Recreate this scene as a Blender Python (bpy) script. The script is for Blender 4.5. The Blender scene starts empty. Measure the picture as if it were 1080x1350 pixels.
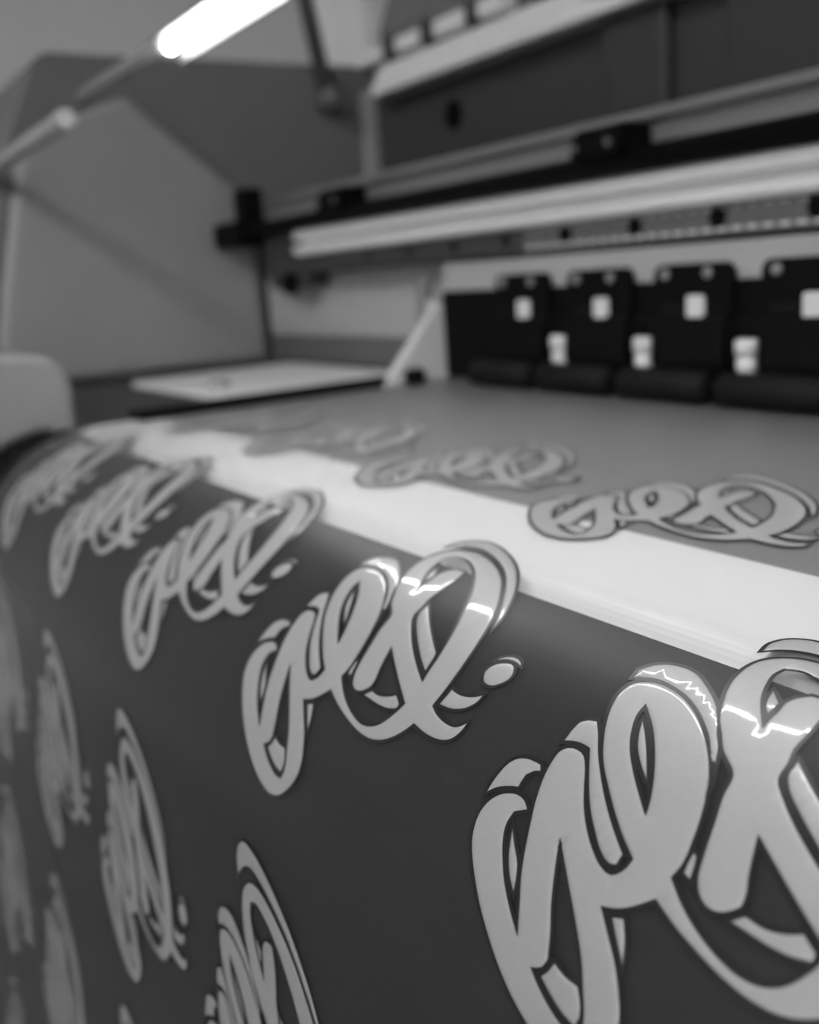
import bpy, bmesh, math
import numpy as np
from mathutils import Vector, Matrix
from mathutils.geometry import delaunay_2d_cdt

# ------------------------------------------------------------------ camera, world, big lights, exposure
U = 0.1            # one sticker pitch = 10 cm; scene is laid out in pitches and scaled here
HC = 0.97          # camera height above the floor (m)
def W(x, y, z):    # layout units (camera at origin, X along the machine, Y into it, Z up) -> metres
    return Vector((x*U, y*U, z*U + HC))

scene = bpy.context.scene
COL = scene.collection
cam_d = bpy.data.cameras.new('camera'); cam = bpy.data.objects.new('camera', cam_d); COL.objects.link(cam)
CR = ((0.535025, 0.841705, -0.072673), (0.157107, -0.183645, -0.970356), (-0.830100, 0.507748, -0.230493))
r, d, f = (Vector(a) for a in CR)
mw = Matrix((( r.x, -d.x, -f.x, 0), (r.y, -d.y, -f.y, 0), (r.z, -d.z, -f.z, 0), (0, 0, 0, 1)))
mw.translation = W(0, 0, 0)
cam.matrix_world = mw
cam_d.sensor_fit = 'HORIZONTAL'; cam_d.sensor_width = 36.0
cam_d.lens = 36.0*1329.92/1080.0
cam_d.clip_start = 0.01; cam_d.clip_end = 50
cam_d.dof.use_dof = True
cam_d.dof.focus_distance = 1.85*U
cam_d.dof.aperture_fstop = 14.0
scene.camera = cam

world = bpy.data.worlds.new('room_air'); scene.world = world; world.use_nodes = True
bg = world.node_tree.nodes['Background']; bg.inputs[0].default_value = (1, 1, 1, 1); bg.inputs[1].default_value = 0.02
LED_POWER = 54.0
CEIL_FILL_POWER = 36.0
scene.view_settings.view_transform = 'Standard'; scene.view_settings.look = 'None'
scene.view_settings.exposure = 0.0; scene.view_settings.gamma = 1.0
scene.view_settings.use_curve_mapping = False

# ------------------------------------------------------------------ materials (all grey: the photograph is black and white)
def principled(name, v, rough=0.5, metal=0.0, spec=0.5, coat=0.0, coat_rough=0.05, noise=0.0, nscale=60.0, bump=0.0, bscale=300.0):
    m = bpy.data.materials.new(name); m.use_nodes = True
    nt = m.node_tree; b = nt.nodes['Principled BSDF']
    b.inputs['Base Color'].default_value = (v, v, v, 1)
    b.inputs['Roughness'].default_value = rough
    b.inputs['Metallic'].default_value = metal
    b.inputs['Specular IOR Level'].default_value = spec
    b.inputs['Coat Weight'].default_value = coat
    b.inputs['Coat Roughness'].default_value = coat_rough
    if noise or bump:
        tc = nt.nodes.new('ShaderNodeTexCoord')
    if noise:
        n = nt.nodes.new('ShaderNodeTexNoise'); n.inputs['Scale'].default_value = nscale; n.inputs['Detail'].default_value = 4
        nt.links.new(tc.outputs['Object'], n.inputs['Vector'])
        mr = nt.nodes.new('ShaderNodeMapRange'); mr.inputs[3].default_value = v*(1-noise); mr.inputs[4].default_value = v*(1+noise)
        nt.links.new(n.outputs[0], mr.inputs[0]); nt.links.new(mr.outputs[0], b.inputs['Base Color'])
    if bump:
        n2 = nt.nodes.new('ShaderNodeTexNoise'); n2.inputs['Scale'].default_value = bscale; n2.inputs['Detail'].default_value = 3
        nt.links.new(tc.outputs['Object'], n2.inputs['Vector'])
        bp = nt.nodes.new('ShaderNodeBump'); bp.inputs['Strength'].default_value = bump; bp.inputs['Distance'].default_value = 0.001
        nt.links.new(n2.outputs[0], bp.inputs['Height']); nt.links.new(bp.outputs[0], b.inputs['Normal'])
    return m

def emission(name, power):
    m = bpy.data.materials.new(name); m.use_nodes = True
    nt = m.node_tree; nt.nodes.clear()
    e = nt.nodes.new('ShaderNodeEmission'); e.inputs[1].default_value = power
    o = nt.nodes.new('ShaderNodeOutputMaterial'); nt.links.new(e.outputs[0], o.inputs[0])
    return m

def clear_film(name, rough=0.3, tint=0.9, ior=1.45, haze=0.066, haze_v=0.4):
    m = bpy.data.materials.new(name); m.use_nodes = True
    nt = m.node_tree; nt.nodes.clear()
    t = nt.nodes.new('ShaderNodeBsdfTransparent'); t.inputs[0].default_value = (tint, tint, tint, 1)
    g = nt.nodes.new('ShaderNodeBsdfGlossy'); g.inputs['Roughness'].default_value = rough
    fr = nt.nodes.new('ShaderNodeFresnel'); fr.inputs[0].default_value = ior
    df = nt.nodes.new('ShaderNodeBsdfDiffuse'); df.inputs[0].default_value = (haze_v, haze_v, haze_v, 1)
    hz = nt.nodes.new('ShaderNodeMixShader'); hz.inputs[0].default_value = haze
    nt.links.new(t.outputs[0], hz.inputs[1]); nt.links.new(df.outputs[0], hz.inputs[2])
    mx = nt.nodes.new('ShaderNodeMixShader'); o = nt.nodes.new('ShaderNodeOutputMaterial')
    nt.links.new(fr.outputs[0], mx.inputs[0]); nt.links.new(hz.outputs[0], mx.inputs[1]); nt.links.new(g.outputs[0], mx.inputs[2])
    nt.links.new(mx.outputs[0], o.inputs[0])
    return m

MAT = dict(
    film=clear_film('clear_matt_film', 0.4, 0.98, 1.23),
    silver=principled('silver_print', 0.38, 0.5, 0.2, 0.3, 0.7, 0.05, noise=0.04, nscale=900, bump=0.025, bscale=1500),
    dark_rim=principled('dark_word_rim', 0.012, 0.4),  # thin dark border around each printed shape
    platen=principled('grey_platen', 0.19, 0.45, 0.0, noise=0.05),
    bare=principled('bare_aluminium', 0.85, 0.4, 0.1, noise=0.04),
    highlight_strip=principled('painted_highlight_white', 0.79, 0.35, 0.0),  # bright highlight band put into the strip's white colour
    apron=principled('dark_apron', 0.01, 0.8, spec=0.05),
    shell=principled('grey_painted_steel', 0.135, 0.5, noise=0.05, nscale=25, bump=0.05, bscale=900),
    shell_light=principled('light_grey_plastic', 0.23, 0.5),
    liner=principled('grey_liner', 0.26, 0.5, noise=0.06, nscale=20),
    recess=principled('mid_grey_steel', 0.11, 0.5),
    dull=principled('dull_grey_plastic', 0.3, 0.7),
    plate=principled('pale_grey_steel', 0.34, 0.5),
    channel=principled('lamp_channel_grey', 0.06, 0.6),
    mark=principled('etched_mark', 0.6, 0.5),
    gusset=principled('light_grey_steel', 0.52, 0.5),
    white=principled('white_painted_steel', 0.7, 0.45),
    dark=principled('dark_grey_steel', 0.038, 0.5, noise=0.08, nscale=30),
    black=principled('black_plastic', 0.004, 0.55, spec=0.06),
    rubber=principled('black_rubber', 0.008, 0.6, spec=0.1),
    rail=principled('brushed_aluminium', 0.9, 0.4, 0.1),
    rail_mid=principled('anodised_grey_aluminium', 0.32, 0.4, 0.6),
    strip=principled('etched_steel_strip', 0.14, 0.45, 0.4, noise=0.15, nscale=200),
    latch=principled('pale_grey_plastic', 0.55, 0.45),
    chrome=principled('zinc_screw', 0.6, 0.3, 1.0),
    led=emission('led_glow', LED_POWER),
    ceil_fill=emission('ceiling_fill_glow', CEIL_FILL_POWER),
    wall=principled('painted_wall', 0.82, 0.8, noise=0.03, nscale=3),
    ceiling=principled('ceiling_paint', 0.7, 0.9),
    floor=principled('dark_floor', 0.05, 0.6, noise=0.2, nscale=8),
)

# ------------------------------------------------------------------ mesh helpers
def obj(name, verts, faces, mat, parent=None, smooth=False, bevel=0.0, segs=2):
    me = bpy.data.meshes.new(name); me.from_pydata([tuple(v) for v in verts], [], faces); me.validate()
    bm = bmesh.new(); bm.from_mesh(me); bmesh.ops.recalc_face_normals(bm, faces=bm.faces)
    if bevel:
        es = [e for e in bm.edges if len(e.link_faces) == 2 and e.calc_face_angle(0) > 0.5]
        bmesh.ops.bevel(bm, geom=es, offset=bevel, segments=segs, profile=0.5, affect='EDGES', clamp_overlap=True)
    bm.to_mesh(me); bm.free()
    me.materials.append(MAT[mat] if isinstance(mat, str) else mat)
    if smooth:
        for pl in me.polygons: pl.use_smooth = True
    o = bpy.data.objects.new(name, me); COL.objects.link(o)
    if parent: o.parent = parent
    return o

def box(name, x0, x1, y0, y1, z0, z1, mat, parent=None, bevel=0.0, segs=2):
    v = [W(x, y, z) for x in (x0, x1) for y in (y0, y1) for z in (z0, z1)]
    fc = [(0, 1, 3, 2), (4, 6, 7, 5), (0, 4, 5, 1), (2, 3, 7, 6), (0, 2, 6, 4), (1, 5, 7, 3)]
    return obj(name, v, fc, mat, parent, bevel=bevel*U, segs=segs)

def prism(name, yz, x0, x1, mat, parent=None, bevel=0.0, segs=2, smooth=False):
    n = len(yz)
    v = [W(x0, y, z) for y, z in yz] + [W(x1, y, z) for y, z in yz]
    fc = [tuple(range(n)), tuple(range(2*n-1, n-1, -1))] + [(i, (i+1) % n, n+(i+1) % n, n+i) for i in range(n)]
    return obj(name, v, fc, mat, parent, bevel=bevel*U, segs=segs, smooth=smooth)

def tube(name, a, b, rad, mat, parent=None, n=20, rings=None):
    # a round bar from a to b (layout units); rings = [(t, radius), ...] for a turned profile, ends rounded off
    A, B = Vector(a), Vector(b); ax = (B-A).normalized(); L = (B-A).length
    s = ax.cross(Vector((0, 0, 1)));
    if s.length < 1e-3: s = ax.cross(Vector((0, 1, 0)))
    s.normalize(); t = ax.cross(s)
    c = min(rad*0.35, L*0.2)
    prof = rings or [(0, rad-c), (c, rad), (L-c, rad), (L, rad-c)]
    v, fc = [], []
    for h, q in prof:
        for i in range(n):
            an = 2*math.pi*i/n; v.append(W(*(A + ax*h + (s*math.cos(an) + t*math.sin(an))*q)))
    for k in range(len(prof)-1):
        for i in range(n): fc.append((k*n+i, k*n+(i+1) % n, (k+1)*n+(i+1) % n, (k+1)*n+i))
    fc += [tuple(range(n-1, -1, -1)), tuple((len(prof)-1)*n+i for i in range(n))]
    o = obj(name, v, fc, mat, parent)
    for pl in o.data.polygons:
        if len(pl.vertices) == 4: pl.use_smooth = True
    return o

def empty(name, loc):
    o = bpy.data.objects.new(name, None); o.empty_display_size = 0.05; COL.objects.link(o)
    o.location = loc; bpy.context.view_layer.update()
    return o
def adopt(root):
    # meshes are built in world metres: keep them there when their root is an Empty standing elsewhere
    for ch in list(root.children):
        if ch.type == 'MESH': ch.matrix_parent_inverse = Matrix.Translation(-Vector(root.location))
def tag(o, label=None, cat=None, group=None, kind=None):
    if label: o['label'] = label
    if cat: o['category'] = cat
    if group: o['group'] = group
    if kind: o['kind'] = kind
    return o
def dup(o, name, parent, dx, keep_parent_inverse=True):
    c = o.copy(); c.name = name; COL.objects.link(c); c.parent = parent
    c.location = o.location + Vector((dx*U, 0, 0))
    return c

# the film's run: flat over the platen, round the front edge, down the front
YJ, ZP, RAD, TH, VP = 1.42728, -0.70497, 0.68615, 1.4455, 1.05706
def surf(u, v, h=0.0):
    s = -v; a = min(max(s/RAD, 0), TH); ex = max(s-RAD*TH, 0)
    y = YJ + max(-s, 0) - (RAD+h)*math.sin(a) - ex*math.cos(TH)
    z = ZP - RAD + (RAD+h)*math.cos(a) - ex*math.sin(TH)
    return (u, y, z)

# ------------------------------------------------------------------ the room
RX0, RX1, RY0, RY1, RZ1 = -30.0, 26.0, -26.0, 16.0, 17.0
FZ = -HC/U
def slab(name, x0, x1, y0, y1, z0, z1, mat): return tag(box(name, x0, x1, y0, y1, z0, z1, mat), kind='structure')
slab('floor', RX0-1, RX1+1, RY0-1, RY1+1, FZ-1, FZ, 'floor')
slab('ceiling', RX0-1, RX1+1, RY0-1, RY1+1, RZ1, RZ1+1, 'ceiling')
slab('wall_left', RX0-1, RX0, RY0, RY1, FZ, RZ1, 'wall')
slab('wall_right', RX1, RX1+1, RY0, RY1, FZ, RZ1, 'wall')
slab('wall_back', RX0-1, RX1+1, RY1, RY1+1, FZ, RZ1, 'wall')
slab('wall_front', RX0-1, RX1+1, RY0-1, RY0, FZ, RZ1, 'wall')
def ceiling_fill_light(x, y, label):  # added lamp, out of view, to light the front of the prints
    t = empty('ceiling_fill_light', W(x, y, RZ1))
    fr = box('frame', x-3.1, x+3.1, y-3.1, y+3.1, RZ1-0.25, RZ1, 'white', t, bevel=0.03)
    box('diffuser', x-2.9, x+2.9, y-2.9, y+2.9, RZ1-0.32, RZ1-0.25, 'ceil_fill', t)
    adopt(t); tag(t, label, 'fill light')
ceiling_fill_light(15, -20, 'added ceiling fill light panel, out of view, towards the right wall')
ceiling_fill_light(3, -22, 'added ceiling fill light panel, out of view, in front of the printer')

# ------------------------------------------------------------------ the printer
XL, XR = -9.0, 5.0          # side panel plane, right end of the built length
YB = 5.4                    # rear wall of the bay
printer = empty('large_format_printer', W(-3, 3.2, FZ))
tag(printer, 'grey and black large-format roll printer with its lid open', 'printer')

# platen, highlight painted as a white nose, dark apron under the film
box('platen', -5.90, XR, YJ+0.42, 3.95, ZP-0.16, ZP-0.006, 'platen', printer, bevel=0.004)
box('bare_platen_end', -8.3, -5.905, 2.5, 3.95, ZP-0.16, ZP-0.002, 'bare', printer, bevel=0.01)
box('front_ledge', -8.75, -5.905, 1.3, 2.49, ZP-0.3, ZP-0.04, 'dark', printer, bevel=0.01)
tube('platen_screw', (-6.95, 2.72, ZP-0.02), (-6.95, 2.72, ZP+0.05), 0.075, 'rail_mid', printer)
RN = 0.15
highlight_strip = [(YJ+0.418, ZP-0.006)] + [(YJ+0.06 - RN*math.sin(a), ZP-0.006-RN*(1-math.cos(a))) for a in np.linspace(0, 1.5, 16)]
highlight_strip += [(YJ+0.418, highlight_strip[-1][1])]
prism('platen_highlight_strip', highlight_strip, -5.72, XR, 'highlight_strip', printer)
ap = [surf(0, v, -0.02)[1:] for v in np.linspace(-0.075, -RAD*TH, 27)]
ap += [surf(0, -RAD*TH-4.6, -0.02)[1:]]
ap += [(y+0.05, z) for y, z in [ap[-1], ap[-2]]] + [(y+0.03, z-0.04) for y, z in reversed(ap[:-3:4])]
prism('front_apron', ap, -5.9, XR, 'apron', printer)

# left housing: side panel with slanted front edge, raised liner, hem
side = [(2.37, 1.96), (5.5, 1.96), (5.5, -3.0), (0.9, -3.0), (0.9, -1.4), (1.35, -0.75), (1.62, 0.1), (1.94, 1.25), (2.22, 1.84), (2.28, 1.92)]
prism('side_panel', side, XL-3.5, XL, 'shell', printer, bevel=0.02)
liner = [(1.98, 1.12), (2.3, 1.38), (2.95, 1.62), (4.0, 0.74), (4.0, -0.7), (1.55, -0.7), (1.72, 0.1)]
prism('side_liner', liner, XL, XL+0.14, 'liner', printer, bevel=0.10, segs=4)
box('corner_post', XL, XL+0.12, YB-0.12, YB+0.1, 0.3, 1.72, 'liner', printer, bevel=0.02)
# rounded end cover standing proud of the film's left edge
cov = [(1.46, -0.80), (1.47, -0.5), (1.44, -0.40), (1.37, -0.33), (1.28, -0.30), (1.0, -0.27), (0.72, -0.36), (0.5, -0.6), (0.36, -1.0), (0.36, -3.2), (0.68, -3.2), (0.66, -1.4), (0.74, -1.12), (0.88, -0.92), (1.05, -0.80), (1.25, -0.745)]
prism('end_cover', cov, -9.0, -6.05, 'shell_light', printer, bevel=0.05, segs=4)

# rear wall of the bay with post, hole and the pale top beam
box('rear_panel', XL+0.02, XR, YB, YB+0.12, -0.6, 1.70, 'dark', printer, bevel=0.01)
tube('cable_hole', (-7.6, YB-0.012, 1.30), (-7.6, YB+0.02, 1.30), 0.13, 'black', printer)
prism('stiffener', [(YB-0.001, 0.5), (YB-0.1, 0.5), (YB-0.1, 1.6), (YB-0.001, 1.6)], -5.65, -5.05, 'dark', printer, bevel=0.03)
box('stiffener', -4.55, -3.6, YB-0.1, YB-0.001, 0.5, 1.6, 'dark', printer, bevel=0.03)
prism('top_beam', [(YB-0.25, 1.60), (YB-0.25, 1.68), (YB-0.1, 1.88), (YB+0.15, 1.90), (YB+0.15, 1.60)], XL+0.45, XR, 'white', printer, bevel=0.015)
tab0 = None
for xa, xb in ((-9.0, -8.6), (-8.3, -7.94), (-7.68, -7.26), (-7.04, -6.72)):
    tb = box('hinge_tab', xa, xb, YB-0.12, YB+0.05, 1.93, 2.06, 'white', printer, bevel=0.02)
for xs in (-8.45, -7.82, -7.15):
    tube('hinge_bolt', (xs, YB-0.08, 1.90), (xs, YB-0.08, 2.12), 0.06, 'dark', printer)
lid = [(YB+0.16, 1.9), (YB+0.16, 2.3), (YB+2.2, 7.2), (YB+2.35, 7.1), (YB+0.32, 2.2), (YB+0.32, 1.9)]
prism('lid', lid, -9.0, XR, 'shell', printer, bevel=0.03)
box('lid_slot', -6.6, XR-0.3, YB+0.10, YB+0.17, 1.96, 2.28, 'black', printer, bevel=0.01)
box('lid_edge_trim', -10.5, -9.28, YB+0.2, YB+0.4, 1.5, 4.0, 'white', printer, bevel=0.05)
# gas strut of the lid
gs = tube('gas_strut', (-8.86, 4.86, 1.66), (-8.86, 4.52, 3.6), 0.075, 'dark', printer)
tube('pivot', (-9.0, 4.87, 1.63), (-8.72, 4.87, 1.63), 0.10, 'recess', printer)

# carriage beam: rail, shaft, bright extrusion, steel strip, pale back plate
prism('upper_rail', [(3.86, 0.5), (3.86, 0.585), (3.95, 0.60), (3.95, 0.645), (3.88, 0.655), (3.88, 0.70), (4.1, 0.74), (4.4, 0.74), (4.4, 0.5)], -8.35, XR, 'rail_mid', printer, bevel=0.008)
sh = tube('carriage_shaft', (-8.9, 3.72, 0.45), (XR, 3.72, 0.45), 0.061, 'black', printer)
box('shaft_backing', -8.3, XR, 3.78, 4.3, 0.405, 0.505, 'black', printer)
eb = box('shaft_end_block', -8.95, -8.35, 3.58, 3.86, 0.32, 0.54, 'black', printer, bevel=0.04)
box('shaft_end_post', -8.55, -8.32, 3.66, 3.86, 0.53, 0.80, 'black', printer, bevel=0.03)
for xc in (-6.72, -3.92, -1.12, 1.68):
    c = prism('shaft_clamp', [(3.60, 0.48), (3.60, 0.57), (3.65, 0.63), (3.85, 0.63), (3.85, 0.48)], xc-0.17, xc+0.17, 'black', printer, bevel=0.02)
    tube('bolt', (xc+0.12, 3.60, 0.54), (xc+0.12, 3.585, 0.54), 0.022, 'recess', c)
    tube('bolt', (xc-0.12, 3.60, 0.54), (xc-0.12, 3.585, 0.54), 0.022, 'recess', c)
ext = [(3.76, 0.195), (3.72, 0.205), (3.70, 0.235), (3.715, 0.265), (3.80, 0.275), (3.80, 0.305), (3.715, 0.315), (3.71, 0.345), (3.735, 0.385), (3.78, 0.40), (4.3, 0.40), (4.3, 0.195)]
prism('beam_extrusion', ext, -7.55, XR, 'rail', printer, bevel=0.006)
box('beam_end', -8.25, -7.56, 3.80, 4.3, -0.06, 0.40, 'dark', printer, bevel=0.02)
tube('beam_end_knob', (-7.75, 3.80, -0.02), (-7.75, 3.70, -0.02), 0.09, 'black', printer)
cover_ = box('strip_cover', -7.55, -4.72, 3.765, 4.3, 0.062, 0.193, 'dark', printer, bevel=0.005)
st = box('steel_strip', -4.71, XR, 3.77, 4.3, 0.062, 0.193, 'strip', printer, bevel=0.004)
hx = [-4.33 + 0.525*k for k in range(17)]
for x_ in hx: tube('hole', (x_, 3.772, 0.142), (x_, 3.764, 0.142), 0.05, 'black', st, n=16)
for x_ in (-4.85, -5.38, -5.91, -6.45): tube('hole', (x_, 3.767, 0.14), (x_, 3.759, 0.14), 0.035, 'black', cover_, n=16)
tk = None
for k in range(110):
    x_ = -4.66 + 0.086*k
    if tk is None:
        tk = box('index_mark', x_, x_+0.05, 3.764, 3.771, 0.178, 0.186, 'mark', st)
        tl = box('index_mark', x_, x_+0.05, 3.764, 3.771, 0.080, 0.095, 'mark', st)
    else:
        for q in (tk, tl): dup(q, 'index_mark', st, 0.086*k)
box('roller_back_plate', -5.58, XR, 3.80, 4.3, -0.47, 0.035, 'plate', printer, bevel=0.01)
box('bay_end_plate', -8.8, -5.60, 4.02, 4.3, -0.47, 0.05, 'plate', printer, bevel=0.01)
box('recess_plate', -8.9, -5.6, 4.05, 4.3, ZP, -0.475, 'recess', printer, bevel=0.01)
box('black_mount', -5.56, XR, 3.765, 3.798, ZP+0.02, -0.135, 'black', printer, bevel=0.02)
box('guard_post', -5.80, -5.70, 3.72, 3.80, -0.33, -0.03, 'rail_mid', printer, bevel=0.015)
prism('gusset', [(3.30, ZP), (3.80, ZP), (3.80, -0.21), (3.75, -0.21)], -5.66, -5.58, 'gusset', printer, bevel=0.012)
box('gusset_flange', -5.80, -5.66, 3.74, 3.80, ZP, -0.19, 'gusset', printer, bevel=0.012)

# pinch roller units, one built and copied along the machine
def rounded_plate(name, x0, x1, y0, y1, z0, z1, rad, mat, parent):
    # plate seen from the front with rounded upper corners
    pts = [(x0, z0), (x1, z0)] + [(x1-rad+rad*math.cos(a), z1-rad+rad*math.sin(a)) for a in np.linspace(0, math.pi/2, 5)] + \
          [(x0+rad+rad*math.cos(a), z1-rad+rad*math.sin(a)) for a in np.linspace(math.pi/2, math.pi, 5)]
    n = len(pts)
    v = [W(a, y0, b) for a, b in pts] + [W(a, y1, b) for a, b in pts]
    fc = [tuple(range(n)), tuple(range(2*n-1, n-1, -1))] + [(i, (i+1) % n, n+(i+1) % n, n+i) for i in range(n)]
    return obj(name, v, fc, mat, parent, bevel=0.008*U)
X0 = -4.92
u0 = rounded_plate('pinch_roller_unit', X0, X0+0.475, 3.72, 3.765, -0.53, -0.055, 0.05, 'black', printer)
subs = []
subs.append(prism('lever', [(3.685, -0.30), (3.665, -0.50), (3.68, -0.56), (3.72, -0.56), (3.72, -0.285)], X0+0.02, X0+0.46, 'black', u0, bevel=0.015))
subs.append(tube('roller', (X0-0.17, 3.66, ZP+0.083), (X0+0.40, 3.66, ZP+0.083), 0.079, 'rubber', u0, n=28))
subs.append(tube('axle', (X0-0.24, 3.66, ZP+0.083), (X0+0.46, 3.66, ZP+0.083), 0.03, 'black', u0, n=12))
subs.append(box('latch', X0+0.23, X0+0.335, 3.69, 3.722, -0.36, -0.20, 'latch', u0, bevel=0.025, segs=3))
subs.append(box('slot_bar', X0+0.06, X0+0.225, 3.712, 3.722, -0.285, -0.25, 'apron', u0, bevel=0.008))
spg = tube('spring_pin', (X0+0.565, 3.725, -0.40), (X0+0.565, 3.725, -0.57), 0.05, 'latch', u0, n=14,
           rings=[(0, 0.045), (0.01, 0.055), (0.07, 0.055), (0.075, 0.042), (0.09, 0.042), (0.095, 0.05), (0.15, 0.045), (0.17, 0.03)])
subs.append(spg)
subs.append(box('pin_bracket', X0+0.48, X0+0.64, 3.735, 3.766, -0.42, -0.30, 'black', u0, bevel=0.01))
for fx in (0.09, 0.35):
    subs.append(tube('screw', (X0+fx, 3.72, -0.10), (X0+fx, 3.70, -0.10), 0.026, 'rail_mid', u0, n=14))
for k in range(1, 15):
    c = dup(u0, 'pinch_roller_unit', printer, 0.64*k)
    for s in subs:
        q = s.copy(); COL.objects.link(q); q.parent = c
adopt(printer)

# black clip strip that holds down the film's left edge
clip = empty('media_edge_clip', W(-5.66, 2.7, ZP))
box('strip', -5.82, -5.60, 1.7, 3.45, ZP+0.001, ZP+0.05, 'black', clip, bevel=0.01)
tube('end_knob', (-5.53, 3.5, ZP+0.003), (-5.53, 3.5, ZP+0.10), 0.07, 'black', clip)
adopt(clip); tag(clip, 'thin black clip strip lying along the film edge on the platen', 'clip')

# support rod on the front edge of the side panel
rod = empty('support_rod', W(-9, 1.74, 1.02))
tube('rod', (-12.5, 1.74, 1.02), (-6.44, 1.74, 1.02), 0.058, 'dull', rod)
tube('end_cap', (-6.52, 1.74, 1.02), (-6.36, 1.74, 1.02), 0.066, 'dull', rod)
adopt(rod); tag(rod, 'plain metal support rod crossing the front edge of the side panel', 'rod')

# light bar above the film
lamp = empty('light_bar', W(-2, 2.2, 1.36))
YL_, ZL_ = 2.18, 1.30
prism('channel', [(YL_-0.08, ZL_+0.055), (YL_+0.08, ZL_+0.055), (YL_+0.08, ZL_-0.075), (YL_+0.065, ZL_-0.075), (YL_+0.065, ZL_+0.04), (YL_-0.08, ZL_+0.04)], -5.78, 0.86, 'channel', lamp)
prism('diffuser', [(YL_+0.032*math.cos(a), ZL_+0.032*math.sin(a)) for a in np.linspace(0, 2*math.pi, 17)[:-1]], -5.72, 0.8, 'led', lamp, smooth=False)
chip = None
for k in range(65):
    if chip is None: chip = tube('led_chip', (-5.68, YL_-0.02, ZL_+0.018), (-5.68, YL_-0.04, ZL_+0.028), 0.02, 'led', lamp, n=10)
    else: dup(chip, 'led_chip', lamp, 0.1*k)
tube('end_holder', (-7.5, YL_, ZL_+0.05), (-5.78, YL_, ZL_+0.03), 0.05, 'shell_light', lamp)
adopt(lamp); tag(lamp, 'glowing white tube light bar hung above the film', 'light bar')

# ------------------------------------------------------------------ the film and its printed words
def pts(s): return np.array([[float(c) for c in t.split(',')] for t in s.split()])
MAIN = "-2.253,-0.521 -2.274,-0.519 -2.293,-0.525 -2.314,-0.539 -2.327,-0.560 -2.331,-0.583 -2.326,-0.607 -2.315,-0.630 -2.293,-0.656 -2.266,-0.683 -2.233,-0.712 -2.199,-0.738 -2.159,-0.765 -2.120,-0.787 -2.078,-0.805 -2.038,-0.817 -1.999,-0.821 -1.970,-0.815 -1.949,-0.805 -1.927,-0.786 -1.908,-0.758 -1.902,-0.732 -1.907,-0.706 -1.922,-0.681 -1.946,-0.651 -1.978,-0.622 -2.011,-0.594 -1.990,-0.587 -1.968,-0.574 -1.950,-0.558 -1.934,-0.542 -1.884,-0.560 -1.833,-0.573 -1.785,-0.582 -1.738,-0.585 -1.700,-0.580 -1.671,-0.568 -1.645,-0.548 -1.628,-0.527 -1.618,-0.509 -1.588,-0.513 -1.556,-0.514 -1.525,-0.510 -1.504,-0.502 -1.491,-0.487 -1.486,-0.470 -1.487,-0.452 -1.494,-0.462 -1.506,-0.472 -1.525,-0.476 -1.549,-0.475 -1.576,-0.470 -1.603,-0.459 -1.603,-0.426 -1.609,-0.378 -1.623,-0.326 -1.642,-0.278 -1.675,-0.219 -1.706,-0.178 -1.751,-0.133 -1.802,-0.090 -1.855,-0.057 -1.909,-0.031 -1.968,-0.010 -2.016,-0.003 -2.052,-0.009 -2.079,-0.028 -2.095,-0.053 -2.100,-0.087 -2.096,-0.122 -2.082,-0.163 -2.062,-0.200 -2.045,-0.230 -2.017,-0.260 -1.989,-0.288 -1.945,-0.322 -1.936,-0.358 -1.919,-0.404 -1.904,-0.452 -1.892,-0.485 -1.877,-0.504 -1.859,-0.513 -1.840,-0.512 -1.823,-0.501 -1.813,-0.488 -1.814,-0.477 -1.828,-0.445 -1.840,-0.415 -1.851,-0.388 -1.800,-0.418 -1.743,-0.450 -1.680,-0.484 -1.686,-0.504 -1.697,-0.527 -1.714,-0.549 -1.737,-0.562 -1.769,-0.567 -1.806,-0.562 -1.851,-0.548 -1.896,-0.526 -1.929,-0.504 -1.925,-0.480 -1.932,-0.440 -1.945,-0.400 -1.962,-0.363 -1.983,-0.329 -2.013,-0.296 -2.053,-0.263 -2.091,-0.238 -2.127,-0.221 -2.162,-0.213 -2.196,-0.212 -2.220,-0.219 -2.237,-0.233 -2.241,-0.259 -2.231,-0.295 -2.214,-0.328 -2.192,-0.360 -2.160,-0.397 -2.118,-0.432 -2.076,-0.464 -2.038,-0.490 -2.003,-0.510 -2.005,-0.527 -2.016,-0.543 -2.022,-0.547 -2.045,-0.545 -2.070,-0.533 -2.099,-0.513 -2.130,-0.485 -2.160,-0.449 -2.185,-0.418 -2.201,-0.404 -2.219,-0.400 -2.241,-0.405 -2.251,-0.417 -2.251,-0.443 -2.244,-0.476 -2.229,-0.517 -2.212,-0.555 -2.196,-0.592 -2.178,-0.630 -2.159,-0.663 -2.146,-0.689 -2.136,-0.708 -2.177,-0.677 -2.209,-0.648 -2.233,-0.620 -2.252,-0.593 -2.261,-0.569 -2.259,-0.547 -2.235,-0.532"
HOLE_Y = "-2.143,-0.543 -2.076,-0.603 -2.032,-0.645 -2.000,-0.681 -1.982,-0.710 -1.968,-0.733 -1.961,-0.755 -1.967,-0.772 -1.993,-0.773 -2.033,-0.762 -2.072,-0.744 -2.088,-0.734 -2.068,-0.723 -2.062,-0.707 -2.075,-0.675 -2.098,-0.634 -2.118,-0.594"
HOLE_E = "-2.177,-0.265 -2.174,-0.287 -2.157,-0.323 -2.132,-0.356 -2.095,-0.390 -2.057,-0.420 -2.026,-0.443 -2.034,-0.422 -2.055,-0.386 -2.086,-0.345 -2.127,-0.303"
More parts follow.
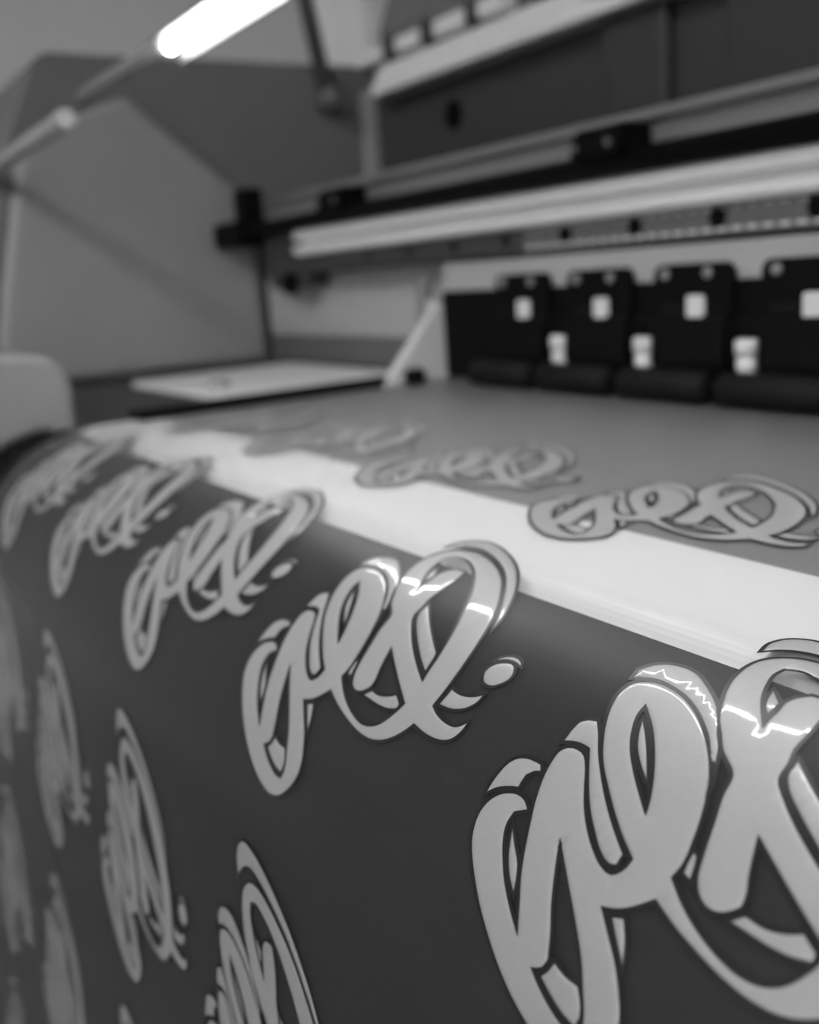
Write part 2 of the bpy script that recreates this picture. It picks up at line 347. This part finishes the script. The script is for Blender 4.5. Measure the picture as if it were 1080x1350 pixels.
HOLE_S = "-1.679,-0.426 -1.726,-0.403 -1.780,-0.373 -1.827,-0.342 -1.852,-0.323 -1.883,-0.292 -1.889,-0.261 -1.899,-0.233 -1.902,-0.200 -1.908,-0.159 -1.919,-0.122 -1.928,-0.104 -1.959,-0.107 -1.973,-0.123 -1.979,-0.145 -1.974,-0.169 -1.972,-0.197 -1.968,-0.217 -1.992,-0.190 -2.018,-0.157 -2.038,-0.119 -2.050,-0.084 -2.049,-0.059 -2.028,-0.048 -1.990,-0.052 -1.943,-0.070 -1.893,-0.100 -1.847,-0.138 -1.811,-0.173 -1.772,-0.221 -1.741,-0.265 -1.717,-0.309 -1.700,-0.349 -1.693,-0.370 -1.687,-0.397"
DOT = "-1.542,-0.355 -1.549,-0.343 -1.548,-0.330 -1.540,-0.318 -1.523,-0.308 -1.506,-0.304 -1.491,-0.311 -1.482,-0.322 -1.479,-0.338 -1.487,-0.353 -1.501,-0.365 -1.516,-0.368 -1.532,-0.364"
ACCENTS = [
"-2.341,-0.546 -2.342,-0.528 -2.340,-0.504 -2.333,-0.478 -2.317,-0.462 -2.293,-0.455 -2.268,-0.454 -2.258,-0.464 -2.270,-0.470 -2.282,-0.483 -2.282,-0.498 -2.281,-0.508 -2.307,-0.518 -2.329,-0.532",
"-2.246,-0.568 -2.235,-0.592 -2.216,-0.623 -2.196,-0.644 -2.178,-0.657 -2.184,-0.640 -2.196,-0.616 -2.222,-0.592",
"-2.048,-0.704 -2.023,-0.710 -1.992,-0.710 -1.978,-0.727 -1.971,-0.745 -1.974,-0.761 -1.999,-0.759 -2.035,-0.748 -2.064,-0.735 -2.054,-0.721",
"-1.986,-0.598 -1.966,-0.590 -1.951,-0.609 -1.940,-0.630 -1.933,-0.648 -1.960,-0.623",
"-2.259,-0.398 -2.261,-0.376 -2.260,-0.353 -2.246,-0.341 -2.229,-0.337 -2.205,-0.359 -2.183,-0.384 -2.144,-0.421 -2.104,-0.455 -2.062,-0.486 -2.022,-0.512 -2.023,-0.531 -2.034,-0.535 -2.059,-0.527 -2.087,-0.507 -2.121,-0.479 -2.154,-0.444 -2.186,-0.406 -2.201,-0.388 -2.224,-0.387 -2.242,-0.391",
"-2.156,-0.296 -2.141,-0.323 -2.123,-0.347 -2.097,-0.370 -2.061,-0.395 -2.082,-0.370 -2.103,-0.346 -2.132,-0.317",
"-2.248,-0.221 -2.255,-0.197 -2.244,-0.176 -2.223,-0.160 -2.191,-0.152 -2.160,-0.155 -2.119,-0.175 -2.076,-0.203 -2.048,-0.228 -2.021,-0.262 -1.998,-0.290 -1.978,-0.327 -1.962,-0.360 -1.962,-0.368 -1.982,-0.334 -2.008,-0.299 -2.042,-0.265 -2.084,-0.236 -2.130,-0.215 -2.170,-0.205 -2.205,-0.204 -2.232,-0.212",
"-1.920,-0.455 -1.912,-0.459 -1.905,-0.477 -1.901,-0.493 -1.916,-0.489 -1.919,-0.474",
"-1.801,-0.496 -1.769,-0.497 -1.739,-0.488 -1.721,-0.477 -1.694,-0.491 -1.694,-0.502 -1.715,-0.510 -1.747,-0.514 -1.784,-0.514 -1.817,-0.513",
"-1.879,-0.250 -1.820,-0.292 -1.779,-0.317 -1.732,-0.344 -1.711,-0.356 -1.702,-0.379 -1.696,-0.403 -1.737,-0.382 -1.779,-0.357 -1.806,-0.340 -1.822,-0.329 -1.859,-0.301 -1.874,-0.282",
"-2.017,-0.127 -2.009,-0.152 -1.997,-0.173 -1.984,-0.185 -1.986,-0.153",
"-2.122,-0.025 -2.134,0.017 -2.125,0.054 -2.094,0.076 -2.041,0.074 -1.969,0.051 -1.897,0.017 -1.825,-0.027 -1.770,-0.070 -1.721,-0.116 -1.681,-0.165 -1.653,-0.212 -1.638,-0.248 -1.668,-0.205 -1.706,-0.162 -1.755,-0.115 -1.809,-0.071 -1.871,-0.032 -1.938,-0.001 -2.002,0.021 -2.051,0.028 -2.087,0.016 -2.107,-0.002",
"-1.588,-0.410 -1.564,-0.413 -1.538,-0.410 -1.518,-0.402 -1.502,-0.390 -1.502,-0.407 -1.511,-0.424 -1.530,-0.439 -1.556,-0.447 -1.589,-0.450 -1.588,-0.434",
"-1.552,-0.314 -1.546,-0.302 -1.535,-0.293 -1.519,-0.287 -1.503,-0.287 -1.490,-0.292 -1.482,-0.300 -1.495,-0.297 -1.512,-0.296 -1.532,-0.300 -1.545,-0.308"]


def smooth_loop(p, step=0.010, corner=42):
    # closed Catmull-Rom through the points, broken at sharp corners
    n = len(p); out = []
    seg = [p[(i+1) % n]-p[i] for i in range(n)]
    ln = [max(np.hypot(*s), 1e-6) for s in seg]
    turn = []
    for i in range(n):
        a, b = seg[i-1]/ln[i-1], seg[i]/ln[i]
        turn.append(abs(math.degrees(math.atan2(a[0]*b[1]-a[1]*b[0], a @ b))))
    tan = []
    for i in range(n):
        t = (seg[i-1]/ln[i-1]*ln[i] + seg[i]/ln[i]*ln[i-1])/(ln[i]+ln[i-1])
        tan.append(t)
    for i in range(n):
        j = (i+1) % n; L = ln[i]
        m0 = (seg[i]/L if turn[i] > corner else tan[i])*L
        m1 = (seg[i]/L if turn[j] > corner else tan[j])*L
        k = max(1, int(round(L/step)))
        for q in range(k):
            t = q/k
            out.append((2*t**3-3*t**2+1)*p[i] + (t**3-2*t**2+t)*m0 + (-2*t**3+3*t**2)*p[j] + (t**3-t**2)*m1)
    return np.array(out)
def area(p): return 0.5*np.sum(p[:, 0]*np.roll(p[:, 1], -1) - np.roll(p[:, 0], -1)*p[:, 1])
def inside(q, loops):
    c = np.zeros(len(q), bool)
    for p in loops:
        a, b = p, np.roll(p, -1, 0)
        for i in range(len(a)):
            cond = (a[i, 1] > q[:, 1]) != (b[i, 1] > q[:, 1])
            if cond.any():
                xx = a[i, 0] + (q[:, 1]-a[i, 1])*(b[i, 0]-a[i, 0])/((b[i, 1]-a[i, 1]) or 1e-12)
                c ^= cond & (q[:, 0] < xx)
    return c
def dist(q, loops):
    a = np.vstack(loops); b = np.vstack([np.roll(p, -1, 0) for p in loops]); ab = b-a; l2 = (ab**2).sum(1)+1e-12
    out = np.empty(len(q))
    for i in range(0, len(q), 400):
        w = q[i:i+400, None, :]-a[None]
        t = np.clip((w*ab[None]).sum(2)/l2, 0, 1)
        out[i:i+400] = np.sqrt(((w-t[..., None]*ab[None])**2).sum(2)).min(1)
    return out
def normals(p, outward):
    e = np.roll(p, -1, 0)-p; e /= np.maximum(np.hypot(e[:, 0], e[:, 1])[:, None], 1e-9)
    nrm = np.stack([e[:, 1], -e[:, 0]], 1)*(1 if area(p) > 0 else -1)*(1 if outward else -1)
    m = nrm + np.roll(nrm, 1, 0); l = np.hypot(m[:, 0], m[:, 1])[:, None]
    m = m/np.maximum(l, 0.35)
    return m/np.maximum(np.hypot(m[:, 0], m[:, 1])[:, None], 1e-9)*np.minimum(2/np.maximum(l, 0.9), 2.0)
HT, EDGE = 0.0018, 0.009      # raised print: height and width of the rounded rim
def fill(loops):
    """flat shape (first loop outside, the rest holes) -> (2-D points, heights, triangles) with a rounded rim"""
    base = np.vstack(loops); edges = []; o = 0
    for p in loops:
        edges += [(o+i, o+(i+1) % len(p)) for i in range(len(p))]; o += len(p)
    extra = []
    for off in (0.002, 0.005, 0.009):
        for k, p in enumerate(loops): extra.append((p + normals(p, k > 0)*off)[::(1 if off < 0.003 else 2)])
    mn, mx = base.min(0), base.max(0)
    gx, gy = np.meshgrid(np.arange(mn[0], mx[0], 0.035), np.arange(mn[1], mx[1], 0.035)); grid = np.stack([gx.ravel(), gy.ravel()], 1)
    ok = inside(grid, loops); grid = grid[ok]; grid = grid[dist(grid, loops) > 0.018] if len(grid) else grid
    rim = []
    for e, off in zip(range(len(extra)), np.repeat((0.002, 0.005, 0.009), len(loops))):
        q = extra[e]; q = q[inside(q, loops)]
        if len(q): q = q[dist(q, loops) > off*0.9]
        if len(q): rim.append(q)
    P = np.vstack([base] + rim + ([grid] if len(grid) else []))
    vo, eo, fo, *_ = delaunay_2d_cdt([Vector(map(float, t)) for t in P], edges, [], 0, 1e-5)
    V = np.array([(v.x, v.y) for v in vo]); F = np.array([tuple(t) for t in fo])
    F = F[inside(V[F].mean(1), loops)]
    dd = np.clip(dist(V, loops)/EDGE, 0, 1)
    return V, HT*np.sqrt(np.clip(1-(1-dd)**2, 0, 1)), F
def rim_strip(loops, w=0.007):
    V, F = [], []
    for k, p in enumerate(loops):
        q = p + normals(p, k == 0)*w; pin = p + normals(p, k != 0)*0.001
        o = len(V); n = len(p)
        V += list(pin) + list(q); F += [(o+i, o+(i+1) % n, o+n+(i+1) % n, o+n+i) for i in range(n)]
    return np.array(V), np.full(len(V), 0.0012), F
def on_film(name, data, row, mat, smooth=True):
    V, Hh, F = data
    me = bpy.data.meshes.new(name)
    me.from_pydata([tuple(W(*surf(x, y+row*VP, h+0.0008))) for (x, y), h in zip(V, Hh)], [], [tuple(int(i) for i in t) for t in F])
    bm = bmesh.new(); bm.from_mesh(me)
    for fc in bm.faces:
        c = fc.calc_center_median(); fc.normal_update()
        # faces look away from the film: upwards on the platen, towards the front below
        n = Vector((0, -0.6, 0.8))
        if fc.normal.dot(n) < 0: fc.normal_flip()
    bm.to_mesh(me); bm.free()
    me.materials.append(MAT[mat])
    if smooth:
        for pl in me.polygons: pl.use_smooth = True
    return me

main = [smooth_loop(pts(s)) for s in (MAIN, HOLE_Y, HOLE_E, HOLE_S)]
dot = [smooth_loop(pts(DOT))]
acc = [[smooth_loop(pts(s), 0.012)] for s in ACCENTS]
D_main, D_dot = fill(main), fill(dot)
D_acc = [fill(a) for a in acc]
def join(ds):
    V, Hh, F = [], [], []; o = 0
    for v, h, t in ds:
        V.append(v); Hh.append(h); F += [tuple(int(i)+o for i in q) for q in t]; o += len(v)
    return np.vstack(V), np.concatenate(Hh), F
D_rim = join([rim_strip(main), rim_strip(dot)] + [rim_strip(a) for a in acc])

film = empty('printed_film_roll', W(-1, 1.4, ZP))
tag(film, 'clear matt film printed with rows of silver script words, draped over the platen', 'film')
us = np.linspace(-5.62, 4.6, 60); vs = np.concatenate([np.linspace(2.6, 0.02, 40), np.linspace(0, -RAD*TH, 110), np.linspace(-RAD*TH-0.05, -5.4, 40)])
fv = [W(*surf(u, v)) for v in vs for u in us]; nu = len(us)
ff = [(j*nu+i, j*nu+i+1, (j+1)*nu+i+1, (j+1)*nu+i) for j in range(len(vs)-1) for i in range(nu-1)]
obj('film_web', fv, ff, 'film', film, smooth=True)
ROWS = {1: range(-3, 5), 0: range(-3, 5), -1: range(-3, 5), -2: range(-3, 5), -3: range(-3, 5)}
for row, cols in ROWS.items():
    m_rim = on_film('printed_word', D_rim, row, 'dark_rim', False)
    m_main = on_film('lettering', D_main, row, 'silver')
    m_dot = on_film('full_stop', D_dot, row, 'silver')
    m_acc = [on_film('accent', a, row, 'silver') for a in D_acc]
    for c in cols:
        w = bpy.data.objects.new('printed_word', m_rim); COL.objects.link(w); w.parent = film
        w.matrix_parent_inverse = Matrix.Translation(-Vector(film.location)); w.location = (c*U, 0, 0)
        w['label'] = 'silver script word with dark edge and offset highlights'
        for nm, me in [('lettering', m_main), ('full_stop', m_dot)] + [('accent', a) for a in m_acc]:
            q = bpy.data.objects.new(nm, me); COL.objects.link(q); q.parent = w
adopt_skip = film
for ch in film.children:
    if ch.name.startswith('film_web'): ch.matrix_parent_inverse = Matrix.Translation(-Vector(film.location))
